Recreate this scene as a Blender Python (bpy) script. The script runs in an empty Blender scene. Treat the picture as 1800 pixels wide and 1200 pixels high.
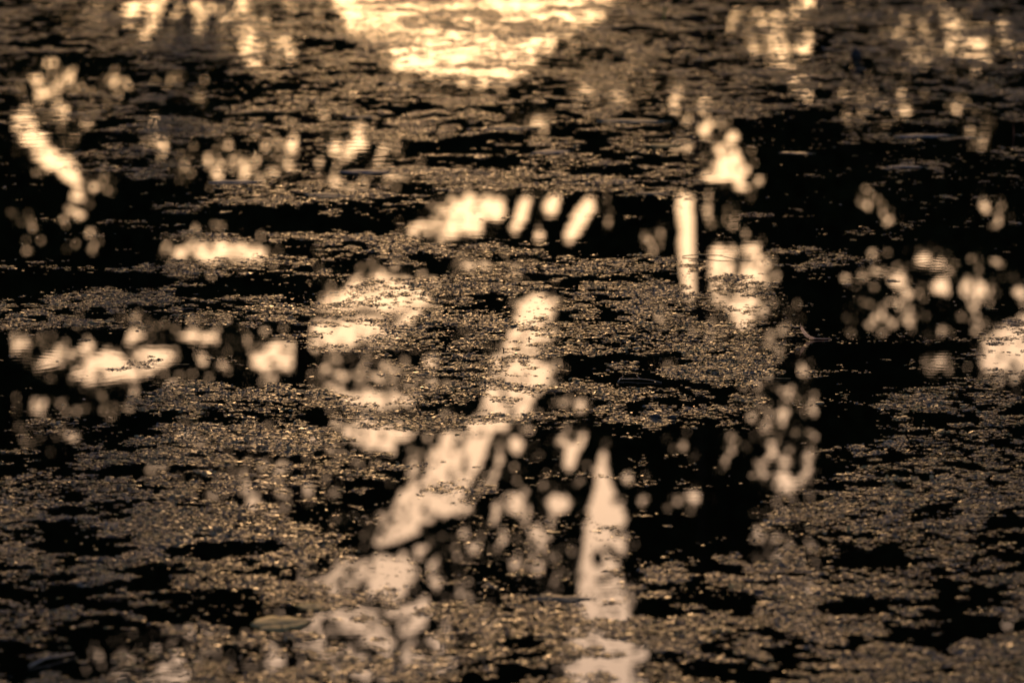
import bpy, math, random
import numpy as np
from mathutils import Vector, Matrix
R = math.radians
rng = np.random.default_rng(11)
random.seed(7)
S = bpy.context.scene
COL = S.collection

# ------------------------------------------------------------------ camera, sky, sun, exposure
CAM_H = 2.0; PITCH = R(10.0); FL = 200.0; F = 1800*FL/36.0
cd = bpy.data.cameras.new('camera'); cam = bpy.data.objects.new('camera', cd); COL.objects.link(cam)
cam.location = (0, 0, CAM_H); cam.rotation_euler = (math.pi/2 - PITCH, 0, 0)
cd.lens = FL; cd.sensor_width = 36; cd.clip_start = .1; cd.clip_end = 3000
cd.dof.use_dof = True; cd.dof.focus_distance = 11.35; cd.dof.aperture_fstop = 6.5
S.camera = cam

SUN_EL = R(5.0); SUN_AZ = R(-1.6)          # azimuth measured from +Y towards +X
w = bpy.data.worlds.new("World"); S.world = w; w.use_nodes = True
nt = w.node_tree; nt.nodes.clear()
sky = nt.nodes.new('ShaderNodeTexSky'); sky.sky_type = 'NISHITA'; sky.sun_disc = False
sky.sun_elevation = SUN_EL; sky.sun_rotation = SUN_AZ
sky.air_density = 1.0; sky.dust_density = 1.5; sky.ozone_density = 1.2
tint = nt.nodes.new('ShaderNodeMix'); tint.data_type = 'RGBA'; tint.blend_type = 'MULTIPLY'
tint.inputs[0].default_value = 1.0; tint.inputs[7].default_value = (1.05, 1.0, 1.3, 1)
bg = nt.nodes.new('ShaderNodeBackground'); bg.inputs[1].default_value = 0.132
wo = nt.nodes.new('ShaderNodeOutputWorld')
nt.links.new(sky.outputs[0], tint.inputs[6]); nt.links.new(tint.outputs[2], bg.inputs[0]); nt.links.new(bg.outputs[0], wo.inputs[0])
sd = bpy.data.lights.new('sun', 'SUN'); sd.energy = 2.8; sd.angle = R(.5); sd.color = (1.0, .57, .25)
sun = bpy.data.objects.new('sun', sd); COL.objects.link(sun)
dv = Vector((math.sin(SUN_AZ)*math.cos(SUN_EL), math.cos(SUN_AZ)*math.cos(SUN_EL), math.sin(SUN_EL)))
sun.rotation_euler = dv.to_track_quat('Z', 'Y').to_euler(); sun.location = (0, 60, 20)
S.view_settings.view_transform = 'Standard'; S.view_settings.look = 'None'
S.view_settings.exposure = 0.0; S.view_settings.gamma = 1.0; S.view_settings.use_curve_mapping = False
S.cycles.use_denoising = True
S.cycles.max_bounces = 6; S.cycles.glossy_bounces = 3; S.cycles.diffuse_bounces = 2; S.cycles.transmission_bounces = 3
S.cycles.sample_clamp_indirect = 8

# ------------------------------------------------------------------ where a picture point lies on the pond, and in the mirror image
cp, sp_ = math.cos(PITCH), math.sin(PITCH)
def W(px, py):
    u = (np.asarray(px, float)-900)/F; v = (600-np.asarray(py, float))/F
    dx, dy, dz = u, cp + v*sp_, -sp_ + v*cp
    t = CAM_H/(-dz)
    return dx*t, dy*t
def proj(x, y, z):                      # a point seen directly
    zz = z - CAM_H
    d = y*cp - zz*sp_; up = y*sp_ + zz*cp
    return 900 + F*x/d, 600 - F*up/d
def mproj(x, y, z):                     # a point seen by way of still water
    return proj(x, y, -z)
PXM = 0.00115                           # metres per photograph pixel at the focus distance

# ------------------------------------------------------------------ helpers
def tag(o, label=None, cat=None, group=None, kind=None):
    if label: o['label'] = label
    if cat: o['category'] = cat
    if group: o['group'] = group
    if kind: o['kind'] = kind
    return o
def empty(name, loc=(0,0,0), rz=0):
    o = bpy.data.objects.new(name, None); COL.objects.link(o); o.location = loc; o.rotation_euler = (0,0,rz)
    o.empty_display_size = .05
    return o
def mesh_np(name, V, faces_n, loops, mat, parent=None, smooth=False, attrs=None):
    """V (n,3); faces_n: verts per face (array); loops: flat indices"""
    me = bpy.data.meshes.new(name)
    V = np.ascontiguousarray(V, dtype=np.float32); loops = np.asarray(loops, np.int32).ravel()
    faces_n = np.asarray(faces_n, np.int32)
    me.vertices.add(len(V)); me.vertices.foreach_set('co', V.ravel())
    me.loops.add(len(loops)); me.loops.foreach_set('vertex_index', loops)
    me.polygons.add(len(faces_n))
    me.polygons.foreach_set('loop_start', np.concatenate([[0], np.cumsum(faces_n)[:-1]]).astype(np.int32))
    me.polygons.foreach_set('use_smooth', np.full(len(faces_n), smooth))
    me.update(calc_edges=True)
    if attrs:
        for k, (dom, typ, arr) in attrs.items():
            a = me.attributes.new(k, typ, dom); a.data.foreach_set('value', np.asarray(arr, np.float32).ravel())
    if mat: me.materials.append(mat)
    o = bpy.data.objects.new(name, me); COL.objects.link(o)
    if parent: o.parent = parent
    return o
def mesh_py(name, V, Fs, mat, parent=None, smooth=False):
    me = bpy.data.meshes.new(name); me.from_pydata([tuple(v) for v in V], [], Fs); me.update()
    if smooth: me.polygons.foreach_set('use_smooth', [True]*len(me.polygons))
    if mat: me.materials.append(mat)
    o = bpy.data.objects.new(name, me); COL.objects.link(o)
    if parent: o.parent = parent
    return o
def tube(pts, rads, n=6, cap=True):
    V, Fs = [], []
    pts = [Vector(p) for p in pts]
    for i, p in enumerate(pts):
        d = (pts[min(i+1, len(pts)-1)] - pts[max(i-1, 0)]).normalized()
        a = d.cross(Vector((0.13, .27, 1)) if abs(d.z) < .9 else Vector((1, 0.1, 0))).normalized(); b = d.cross(a)
        for k in range(n):
            t = 2*math.pi*k/n
            V.append(p + (a*math.cos(t) + b*math.sin(t))*rads[i])
    for i in range(len(pts)-1):
        for k in range(n):
            Fs.append((i*n+k, i*n+(k+1) % n, (i+1)*n+(k+1) % n, (i+1)*n+k))
    if cap:
        Fs.append(tuple(range(n))[::-1]); Fs.append(tuple((len(pts)-1)*n+k for k in range(n)))
    return V, Fs
class MB:
    def __init__(s): s.V = []; s.F = []
    def add(s, V, Fs):
        b = len(s.V); s.V += [tuple(v) for v in V]; s.F += [tuple(i+b for i in f) for f in Fs]
    def build(s, name, mat, parent=None, smooth=True): return mesh_py(name, s.V, s.F, mat, parent, smooth)

# value noise fBm, returns ~0..1
_perm = rng.permutation(4096)
def vnoise(x, y, seed=0):
    xi = np.floor(x).astype(int); yi = np.floor(y).astype(int); fx = x-xi; fy = y-yi
    fx = fx*fx*(3-2*fx); fy = fy*fy*(3-2*fy)
    def h(a, b): return _perm[(_perm[(a + seed*131) & 4095] + b) & 4095]/4095.0
    return (h(xi, yi)*(1-fx)+h(xi+1, yi)*fx)*(1-fy) + (h(xi, yi+1)*(1-fx)+h(xi+1, yi+1)*fx)*fy
def fbm(x, y, octs, seed=0, gain=.55):
    s = 0; a = 1; t = 0
    for i in range(octs):
        s = s + a*vnoise(x*2**i + 17.3*i, y*2**i + 9.1*i, seed+i); t += a; a *= gain
    return s/t
def in_poly(px, py, poly):
    inside = np.zeros(px.shape, bool); n = len(poly)
    for i in range(n):
        x1, y1 = poly[i]; x2, y2 = poly[(i+1) % n]
        if y1 == y2: continue
        c = ((y1 > py) != (y2 > py)) & (px < (x2-x1)*(py-y1)/(y2-y1)+x1)
        inside ^= c
    return inside
def in_ell(px, py, e, grow=0.):
    cx, cy, rx, ry = e[:4]; a = R(e[4]) if len(e) > 4 else 0
    dx, dy = px-cx, py-cy
    u = dx*math.cos(a)+dy*math.sin(a); v = -dx*math.sin(a)+dy*math.cos(a)
    return (u/(rx+grow))**2 + (v/(ry+grow))**2 < 1

# ------------------------------------------------------------------ materials
def mat_new(name):
    m = bpy.data.materials.new(name); m.use_nodes = True; t = m.node_tree
    b = t.nodes['Principled BSDF']; return m, t, b
def nd(t, typ, **kw):
    n = t.nodes.new(typ)
    for k, v in kw.items(): setattr(n, k, v)
    return n
def simple(name, c1, c2, scale=20, rough=.6, spec=.5, transl=0.0, detail=4, bump=0.0, coords='Object'):
    m, t, b = mat_new(name)
    tc = nd(t, 'ShaderNodeTexCoord'); no = nd(t, 'ShaderNodeTexNoise'); no.inputs['Scale'].default_value = scale; no.inputs['Detail'].default_value = detail
    cr = nd(t, 'ShaderNodeValToRGB'); cr.color_ramp.elements[0].color = (*c1, 1); cr.color_ramp.elements[1].color = (*c2, 1)
    cr.color_ramp.elements[0].position = .35; cr.color_ramp.elements[1].position = .65
    t.links.new(tc.outputs[coords], no.inputs['Vector']); t.links.new(no.outputs['Fac'], cr.inputs[0]); t.links.new(cr.outputs[0], b.inputs['Base Color'])
    b.inputs['Roughness'].default_value = rough; b.inputs['Specular IOR Level'].default_value = spec
    if bump:
        bp = nd(t, 'ShaderNodeBump'); bp.inputs['Distance'].default_value = bump; t.links.new(no.outputs['Fac'], bp.inputs['Height']); t.links.new(bp.outputs[0], b.inputs['Normal'])
    if transl:
        tr = nd(t, 'ShaderNodeBsdfTranslucent'); mx = nd(t, 'ShaderNodeMixShader'); mx.inputs[0].default_value = transl
        t.links.new(cr.outputs[0], tr.inputs[0]); t.links.new(b.outputs[0], mx.inputs[1]); t.links.new(tr.outputs[0], mx.inputs[2])
        t.links.new(mx.outputs[0], t.nodes['Material Output'].inputs[0])
    return m

# pond water: dark and peaty under a clear reflecting skin, with tiny ripples and a few rings
def water_material():
    m, t, b = mat_new('pond_water')
    b.inputs['Base Color'].default_value = (.0025, .0022, .0012, 1)
    b.inputs['Roughness'].default_value = 0.0; b.inputs['IOR'].default_value = 1.333
    geo = nd(t, 'ShaderNodeNewGeometry'); L = t.links
    def noise(sx, sy, detail, off):
        mp = nd(t, 'ShaderNodeMapping'); mp.inputs['Scale'].default_value = (sx, sy, 1); mp.inputs['Location'].default_value = (off, off*.7, 0)
        L.new(geo.outputs['Position'], mp.inputs[0])
        n = nd(t, 'ShaderNodeTexNoise'); n.noise_dimensions = '2D'; n.inputs['Scale'].default_value = 1; n.inputs['Detail'].default_value = detail
        L.new(mp.outputs[0], n.inputs['Vector']); return n.outputs['Fac']
    def math_(op, a, bb):
        n = nd(t, 'ShaderNodeMath'); n.operation = op
        for i, q in enumerate((a, bb)):
            if isinstance(q, (int, float)): n.inputs[i].default_value = q
            elif q is not None: L.new(q, n.inputs[i])
        return n.outputs[0]
    sep = nd(t, 'ShaderNodeSeparateXYZ'); L.new(geo.outputs['Position'], sep.inputs[0])
    # a light breeze reaches the far water and the very near water more than the sheltered middle
    far = nd(t, 'ShaderNodeMapRange'); far.inputs[1].default_value = 12.5; far.inputs[2].default_value = 17; far.inputs[3].default_value = .35; far.inputs[4].default_value = 3.2
    L.new(sep.outputs[1], far.inputs[0])
    patch = noise(1.3, .8, 2, 5.0)
    pm = nd(t, 'ShaderNodeMapRange'); pm.inputs[1].default_value = .42; pm.inputs[2].default_value = .68; pm.inputs[3].default_value = .12; pm.inputs[4].default_value = 1.8
    L.new(patch, pm.inputs[0])
    amp = math_('MULTIPLY', far.outputs[0], pm.outputs[0])
    h = math_('MULTIPLY', noise(9, 30, 3.5, 0), 0.8e-5)
    h = math_('ADD', h, math_('MULTIPLY', noise(3, 11, 0, 3), 1.6e-5))
    h = math_('MULTIPLY', h, amp)
    for (px, py, lam, A, reach) in [(40, 640, .032, 9e-6, .16), (10, 765, .03, 9e-6, .15), (1640, 465, .03, 6e-6, .16), (1660, 640, .03, 9e-6, .14),
                                    (640, 268, .05, 1.3e-5, .2), (170, 655, .045, 4e-6, .15), (1515, 180, .07, 1.6e-5, .2), (1420, 1040, .025, 9e-6, .12)]:
        x0, y0 = W(px, py)
        cx = math_('SUBTRACT', sep.outputs[0], float(x0)); cy = math_('SUBTRACT', sep.outputs[1], float(y0))
        r = math_('SQRT', math_('ADD', math_('MULTIPLY', cx, cx), math_('MULTIPLY', cy, cy)), None)
        s = math_('SINE', math_('MULTIPLY', r, 2*math.pi/lam), None)
        e = math_('EXPONENT', math_('MULTIPLY', r, -1/reach), None)
        h = math_('ADD', h, math_('MULTIPLY', math_('MULTIPLY', s, e), A*.28))
    hs = math_('MULTIPLY', h, 1e5)
    bp = nd(t, 'ShaderNodeBump'); bp.inputs['Strength'].default_value = 1; bp.inputs['Distance'].default_value = 1e-5
    L.new(hs, bp.inputs['Height']); L.new(bp.outputs[0], b.inputs['Normal'])
    return m

def weed_material():
    m, t, b = mat_new('duckweed_frond'); L = t.links
    at = nd(t, 'ShaderNodeAttribute'); at.attribute_name = 'shade'
    oi = nd(t, 'ShaderNodeObjectInfo'); geo = nd(t, 'ShaderNodeNewGeometry')
    n = nd(t, 'ShaderNodeTexNoise'); n.inputs['Scale'].default_value = 3.2; n.inputs['Detail'].default_value = 5; L.new(geo.outputs['Position'], n.inputs['Vector'])
    a = nd(t, 'ShaderNodeMath', operation='ADD'); L.new(at.outputs['Fac'], a.inputs[0]); L.new(n.outputs['Fac'], a.inputs[1])
    c = nd(t, 'ShaderNodeMath', operation='ADD'); L.new(a.outputs[0], c.inputs[0])
    rr = nd(t, 'ShaderNodeMath', operation='MULTIPLY'); rr.inputs[1].default_value = .75; L.new(oi.outputs['Random'], rr.inputs[0]); L.new(rr.outputs[0], c.inputs[1])
    d = nd(t, 'ShaderNodeMath', operation='MULTIPLY'); d.inputs[1].default_value = .46; L.new(c.outputs[0], d.inputs[0])
    cr = nd(t, 'ShaderNodeValToRGB'); e = cr.color_ramp.elements
    e[0].position = .08; e[0].color = (.012, .014, .01, 1); e[1].position = 1; e[1].color = (.62, .54, .42, 1)
    for p, q in ((.34, (.035, .036, .03)), (.5, (.10, .092, .075)), (.66, (.17, .14, .095)), (.82, (.34, .26, .16))):
        x = e.new(p); x.color = (*q, 1)
    L.new(d.outputs[0], cr.inputs[0])
    n2 = nd(t, 'ShaderNodeTexNoise'); n2.inputs['Scale'].default_value = 5.5; n2.inputs['Detail'].default_value = 4; L.new(geo.outputs['Position'], n2.inputs['Vector'])
    r2 = nd(t, 'ShaderNodeMapRange'); r2.inputs[1].default_value = .95; r2.inputs[2].default_value = 1.25; r2.inputs[4].default_value = .7
    n3 = nd(t, 'ShaderNodeTexNoise'); n3.inputs['Scale'].default_value = 60; n3.inputs['Detail'].default_value = 2; L.new(geo.outputs['Position'], n3.inputs['Vector'])
    n23 = nd(t, 'ShaderNodeMath', operation='ADD'); L.new(n2.outputs['Fac'], n23.inputs[0]); L.new(n3.outputs['Fac'], n23.inputs[1]); L.new(n23.outputs[0], r2.inputs[0])
    ol = nd(t, 'ShaderNodeMapRange'); ol.inputs[1].default_value = .60; ol.inputs[2].default_value = .75; ol.inputs[4].default_value = .8; L.new(oi.outputs['Random'], ol.inputs[0])
    om = nd(t, 'ShaderNodeMix', data_type='RGBA'); om.inputs[7].default_value = (.17, .20, .08, 1); L.new(ol.outputs[0], om.inputs[0]); L.new(cr.outputs[0], om.inputs[6]); cr = om
    cm = nd(t, 'ShaderNodeMix', data_type='RGBA'); cm.inputs[7].default_value = (.13, .18, .205, 1); L.new(r2.outputs[0], cm.inputs[0]); L.new(cr.outputs[2], cm.inputs[6])  # patches of blue sky reflection on flat fronds, mixed into the base colour
    cr = cm
    L.new(cm.outputs[2], b.inputs['Base Color'])
    b.inputs['Specular IOR Level'].default_value = .2
    rm = nd(t, 'ShaderNodeMapRange'); rm.inputs[3].default_value = .7; rm.inputs[4].default_value = .42; L.new(at.outputs['Fac'], rm.inputs[0]); L.new(rm.outputs[0], b.inputs['Roughness'])
    tr = nd(t, 'ShaderNodeBsdfTranslucent'); mx = nd(t, 'ShaderNodeMixShader'); mx.inputs[0].default_value = .4
    L.new(cm.outputs[2], tr.inputs[0]); L.new(b.outputs[0], mx.inputs[1]); L.new(tr.outputs[0], mx.inputs[2]); L.new(mx.outputs[0], t.nodes['Material Output'].inputs[0])
    return m

M = {}
M['water'] = water_material(); M['weed'] = weed_material()
M['bank'] = simple('bank_grass_and_earth', (.03, .035, .015), (.07, .055, .03), 2, .9, .2)
M['leaf'] = simple('tree_foliage', (.012, .02, .008), (.03, .04, .015), 1.5, .8, .1)
M['bark'] = simple('tree_bark', (.03, .022, .015), (.07, .055, .04), 9, .9, .1, bump=.01)
M['pad_grey'] = simple('grey_green_pad', (.05, .08, .06), (.24, .25, .21), 130, .75, .1, .2, bump=.001)
M['pad_blue'] = simple('blue_grey_pad', (.09, .11, .13), (.24, .26, .27), 110, .75, .1, .2, bump=.001)
M['pad_yellow'] = simple('yellow_green_pad', (.14, .17, .07), (.5, .42, .2), 80, .7, .12, .35, bump=.001)
M['pad_brown'] = simple('brown_dead_leaf', (.08, .055, .03), (.26, .17, .09), 50, .45, .5, .2, bump=.001)
M['pad_dark'] = simple('dark_wet_leaf', (.012, .012, .014), (.03, .03, .03), 50, .6, .3)
M['vein'] = simple('leaf_rib', (.16, .15, .09), (.25, .22, .14), 50, .5, .4)
M['feather'] = simple('feather_barbs', (.56, .48, .45), (.74, .66, .62), 90, .7, .2, .4)
M['shaft'] = simple('feather_shaft', (.6, .42, .33), (.7, .5, .4), 50, .6, .2, .3)
M['twig'] = simple('bleached_twig', (.26, .2, .16), (.42, .34, .28), 80, .6, .3)
M['stalk'] = simple('dry_stalk', (.2, .16, .09), (.32, .26, .15), 80, .5, .4)
M['green'] = simple('fresh_grass', (.07, .16, .02), (.12, .24, .04), 30, .5, .4, .4)
M['red_stem'] = simple('red_brown_stem', (.12, .035, .012), (.2, .06, .02), 30, .5, .4)
M['sprout'] = simple('dark_sprout', (.015, .018, .012), (.04, .04, .025), 60, .6, .3)

# ------------------------------------------------------------------ the sky showing between the trees across the pond:
# openings in the foliage, given where their mirror image falls on the pond
HOLE_P = [
 [(250,-400),(1150,-400),(1120,-40),(1080,0),(1060,30),(1010,55),(965,95),(930,120),(900,140),(860,153),(820,150),(760,140),(700,122),(670,100),(640,75),(612,50),(590,15),(545,-20),(400,-60)],  # unseen upper end widened to let low sun onto the weed at left
 [(715,398),(760,378),(795,350),(850,342),(885,348),(890,372),(880,392),(850,402),(805,422),(760,414),(722,408)],
 [(1186,335),(1220,335),(1224,440),(1229,528),(1198,528),(1192,440)],
 [(1246,430),(1338,424),(1336,445),(1362,475),(1350,492),(1312,512),(1246,516)],
 [(1255,520),(1330,520),(1322,555),(1312,580),(1290,570)],
 [(1256,255),(1290,258),(1306,285),(1313,318),(1320,336),(1292,337),(1280,318),(1240,322),(1238,302),(1262,287)],
 [(1738,578),(1830,535),(1830,655),(1742,652),(1712,642),(1724,602)],
 [(1050,792),(1064,792),(1075,850),(1090,880),(1100,910),(1106,940),(1096,950),(1100,975),(1086,985),(1092,1010),(1100,1045),(1012,1045),(1019,960),(1034,880),(1044,830)],
 [(1008,1045),(1100,1045),(1118,1110),(1118,1320),(998,1320)],
 [(918,520),(986,515),(976,560),(966,620),(970,650),(945,700),(908,738),(866,785),(856,830),(805,898),(742,935),(690,965),(660,952),(663,925),(690,880),(722,820),(742,780),(772,745),(832,735),(852,700),(852,640),(880,600),(900,560)],
 [(625,480),(700,485),(762,505),(770,525),(722,572),(702,600),(605,614),(540,618),(530,585),(555,560),(562,520),(600,500)],
 [(130,652),(150,630),(185,612),(210,602),(260,612),(308,606),(325,622),(300,640),(270,655),(240,665),(190,676),(140,672)],
 [(430,625),(480,598),(548,606),(545,636),(505,650),(450,652)],
 [(302,440),(340,424),(385,420),(430,430),(485,433),(482,450),(425,462),(350,460),(312,456)],
 [(600,738),(722,738),(702,780),(680,796),(640,788),(602,772)],
 [(598,690),(732,693),(722,715),(640,720),(600,712)],
 [(635,1002),(680,975),(722,985),(737,1010),(702,1040),(690,1062),(650,1042)],
 [(575,1062),(690,1062),(742,1040),(766,1070),(742,1100),(702,1130),(682,1150),(622,1120),(590,1100)],
]
HOLE_E = [tuple(e) for e in [
 (257,14,28,24),(430,35,19,60),(455,100,20,12),(160,18,8,18),(125,20,5,8),(65,140,14,10),(90,132,6,12),(105,160,13,14),(107,186,16,10),(200,150,6,8),(178,150,4,5),(15,155,4,7),
 (45,212,16,12),(60,245,24,14),(85,275,34,15,40),(118,300,32,16,50),(137,335,13,26),(128,365,12,14),(178,318,6,8),(12,305,8,16),(14,378,9,8),(55,388,9,9),
 (265,225,12,8),(275,245,10,6),(300,140,9,5),(355,155,9,4),(506,266,19,10),(565,195,11,12),(550,230,20,7),(560,286,16,10),(590,262,17,12),(376,300,12,9),(440,298,13,9),
 (1036,130,9,14),(1030,156,15,10),(1087,165,14,11),(1183,182,9,13),(1183,150,4,8),(940,217,20,11),(692,302,20,11),(640,322,20,8),(625,252,24,10),(740,302,22,9),
 (917,376,12,34,22),(972,360,13,22,25),(944,413,16,10),(1018,388,15,46,28),(1068,390,4,22,8),(1160,418,6,22),
 (1215,572,10,16),(1246,375,8,22),(1275,384,9,9),(1245,345,7,9),(1235,195,12,6),(1240,222,22,8),
 (1365,65,24,8),(1375,90,24,8),(1382,115,28,9),(1398,137,22,9),(1420,148,12,10),(1425,95,10,8),(1415,15,12,12),(1350,22,9,9),(1450,110,12,4),(1482,6,8,5),
 (1650,3,8,5),(1656,40,8,7),(1646,72,22,7),(1674,72,16,7),(1640,95,12,5),(1672,90,8,5),(1635,108,6,6),(1705,68,18,6),(1740,92,8,6),(1772,74,11,6),(1775,90,11,5),
 (1585,127,8,3),(1532,160,12,4),(1516,178,8,5),(1576,166,7,13),(1681,190,6,10),(1726,216,11,11),(1730,232,8,6),
 (1525,360,6,8),(1552,367,5,14),(1731,360,11,18),(1756,372,6,10),(1625,455,15,15),(1620,485,8,11),
 (1489,496,12,16),(1510,473,9,8),(1531,503,13,9),(1545,475,9,6),(1580,498,22,17),(1560,528,14,9),(1592,514,18,18),(1580,538,10,14),
 (1600,554,6,10),(1602,578,5,9),(1570,566,6,8),(1541,563,6,6),(1497,570,8,8),(1515,530,4,6),
 (1656,503,18,22),(1667,477,6,9),(1698,505,17,20),(1711,548,13,22),(1718,472,8,15),(1722,510,13,30),(1749,488,7,11),(1780,485,5,7),(1796,520,6,22),(1650,582,7,5),(1650,636,14,14),(1778,668,18,8),(1800,620,30,40),
 (1337,537,8,8),(1358,557,6,6),(1393,545,9,8),(1218,580,11,11),(1290,630,6,5),(1302,650,8,9),(1327,645,7,7),(1365,625,6,8),(1350,655,6,7),
 (1380,683,17,17),(1430,712,13,19),(1350,714,17,8),(1372,726,18,14),(1345,748,16,15),(1430,760,8,9),(1290,775,8,8),(1315,770,4,5),(1345,775,8,8),
 (1356,800,15,18),(1376,808,14,11),(1383,841,20,19),(1345,830,5,5),(1425,845,4,4),(1200,880,30,10),(1216,872,18,12),
 (1102,838,8,8),(1128,880,11,10),(1270,810,4,4),(1003,798,14,27,18),(982,882,21,19),(943,932,12,15),(952,960,9,16),(945,1000,12,16),(975,1015,4,20,18),(904,882,14,24),
 (925,746,9,12),(905,780,12,14),(985,776,7,9),(1062,776,5,4),(1200,785,10,11),(1020,705,15,17),(905,466,15,9),(880,482,14,5),(835,470,32,15),(985,775,12,12),
 (240,584,15,16),(280,582,6,6),(345,589,30,15),(95,632,24,15),(100,606,5,8),(150,610,9,26),(360,640,4,4),(385,630,7,5),(355,638,5,5),(420,638,8,9),
 (340,660,8,8),(368,663,6,5),(318,682,9,8),(455,668,20,6),(580,681,12,12),(600,655,26,10),(430,580,5,7),(465,580,7,7),(30,592,10,5),(215,700,3,5),
 (545,455,11,13),(5,480,12,16),(133,425,5,9),(160,430,3,6),(45,425,3,6),(20,728,11,20),(68,726,10,15),(0,752,8,16),(40,772,8,12),(195,690,3,5),(205,716,5,8),
 (265,822,10,11),(325,765,22,6),(515,868,32,6),(490,770,6,7),(648,685,13,12),(720,764,12,27,35),(590,903,9,8),(515,990,12,9),(865,835,8,24,20),(880,800,9,16,20),
 (740,970,12,18,20),(772,990,9,18),(762,1022,5,8),(815,935,12,13),(842,962,15,13),(640,990,9,7),(490,1162,28,18),(310,1188,33,20),(735,1156,14,10),
 (1340,905,7,5),(1385,960,7,5),(1440,935,6,4),(1415,1030,12,8),(1430,1045,22,7),(1452,1060,6,5),(1410,1090,22,8),(1465,1170,6,4),(1780,1080,12,5),(1345,925,5,5),
 (1400,990,5,5),(1380,1010,4,4),(1365,975,4,4),(1440,1000,4,4), (860,605,4,4),(843,850,7,30,24),(868,905,6,20,15),(925,905,6,26,14),(965,925,6,22,12),(1022,772,7,16,15),(930,985,6,22,12),(800,985,6,16,15),(590,1000,10,8),(610,985,12,8),(560,1010,8,6),(720,1160,14,10),(640,1175,20,10),(575,1150,16,10),(690,1190,16,8),(828,590,8,3),
 (1160,545,7,12),(1165,640,5,5),(1080,165,5,5),
]]
DARK_E = [(1050,980,7,16),(690,1096,9,11),(683,918,3,3)]
gx0, gx1, gy0, gy1, gs = -300, 2100, -500, 1500, 2.0
GX, GY = np.meshgrid(np.arange(gx0, gx1, gs), np.arange(gy0, gy1, gs))
# openings have leafy, uneven edges
wx = (fbm(GX/26, GY/26, 3, 41)-.5)*16; wy = (fbm(GX/26, GY/26, 3, 57)-.5)*16
CALM = [(980, 390, 110, 62), (1205, 440, 40, 120), (1040, 900, 90, 170), (930, 860, 90, 120), (670, 1030, 110, 90), (90, 290, 70, 110)]
HM = np.zeros(GX.shape, bool)
for p in HOLE_P: HM |= in_poly(GX+wx, GY+wy, p)
for e in HOLE_E:
    k = .35 if min(e[2], e[3]) < 8 else 1.0
    c_ = any(((e[0]-q[0])/q[2])**2 + ((e[1]-q[1])/q[3])**2 < 1 for q in CALM)
    HM |= in_ell(GX+wx*k, GY+wy*k, e, 0.5 if c_ else ((0.0 if min(e[2], e[3]) > 22 else -3.2) if k == 1.0 else -.5))
for e in DARK_E: HM &= ~in_ell(GX, GY, e)
# single leaves and twigs fray every opening: small gaps just outside it, stray leaves just inside
calm = np.zeros(GX.shape, bool)
for e in CALM: calm |= in_ell(GX, GY, e)
fr = fbm(GX/9, GY/10, 2, 101); fr2 = fbm(GX/11, GY/14, 2, 140)
def grow(A, n):
    for _ in range(n):
        B_ = A.copy(); B_[1:] |= A[:-1]; B_[:-1] |= A[1:]; B_[:, 1:] |= A[:, :-1]; B_[:, :-1] |= A[:, 1:]; A = B_
    return A
big = HM.copy()
HM |= grow(big, 11) & (fr > .70) & ~calm
HM &= ~(grow(~big, 5) & (fr2 > .68) & ~calm)
HM &= ~(big & (fr2 > .80) & ~calm)
dp = fbm(GX/9, GY/15, 3, 160)
sl = fbm((GX*.92+GY*.38)/8, (GY*.92-GX*.38)/24, 3, 175)          # leaning limbs give leaning gaps
tight = np.zeros(GX.shape, bool)
for e in [(980, 390, 120, 66), (1205, 440, 60, 120), (1060, 890, 60, 150)]: tight |= in_ell(GX, GY, e)
HM |= grow(big, 13) & (sl > .67) & ~tight
HM &= ~(big & (fbm(GX/6, GY/7, 2, 190) > .77) & ~tight)
for cx0, cy0, rx0, ry0, th in [(935,860,100,140,.635),(700,1080,180,110,.57),(620,770,120,60,.60),(700,640,90,60,.62),(1310,560,70,70,.62),(1060,1150,90,60,.56),(480,860,120,50,.62),(1380,740,70,110,.62),(500,270,230,60,.62)]:
    HM |= in_ell(GX+wx*2, GY+wy*2, (cx0, cy0, rx0, ry0)) & (sl > th)
for cx0, cy0, rx0, ry0, th in [(470,45,95,70,.50),(300,30,90,45,.56),(1390,50,110,70,.56),(1680,60,130,65,.58),(100,175,90,70,.60),(560,255,110,50,.58),(1240,230,60,60,.60),
        (640,670,160,40,.60),(460,800,190,60,.64),(1400,980,80,120,.64),(1570,500,130,70,.67),(1375,700,85,100,.64),
        (640,1080,170,120,.58),(60,740,110,50,.64),(250,600,260,50,.65),(400,300,120,40,.64),(1530,180,110,40,.64),(330,1160,200,60,.60),(1080,140,90,50,.62),(1300,560,80,60,.62)]:
    HM |= in_ell(GX+wx*2, GY+wy*2, (cx0, cy0, rx0, ry0)) & (dp > th)
def in_stroke(pts, w):
    m = np.zeros(GX.shape, bool)
    for (xa, ya), (xb, yb) in zip(pts, pts[1:]):
        t_ = np.clip(((GX-xa)*(xb-xa)+(GY-ya)*(yb-ya))/((xb-xa)**2+(yb-ya)**2), 0, 1)
        m |= (GX-xa-t_*(xb-xa))**2 + (GY-ya-t_*(yb-ya))**2 < w*w
    return m
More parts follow.
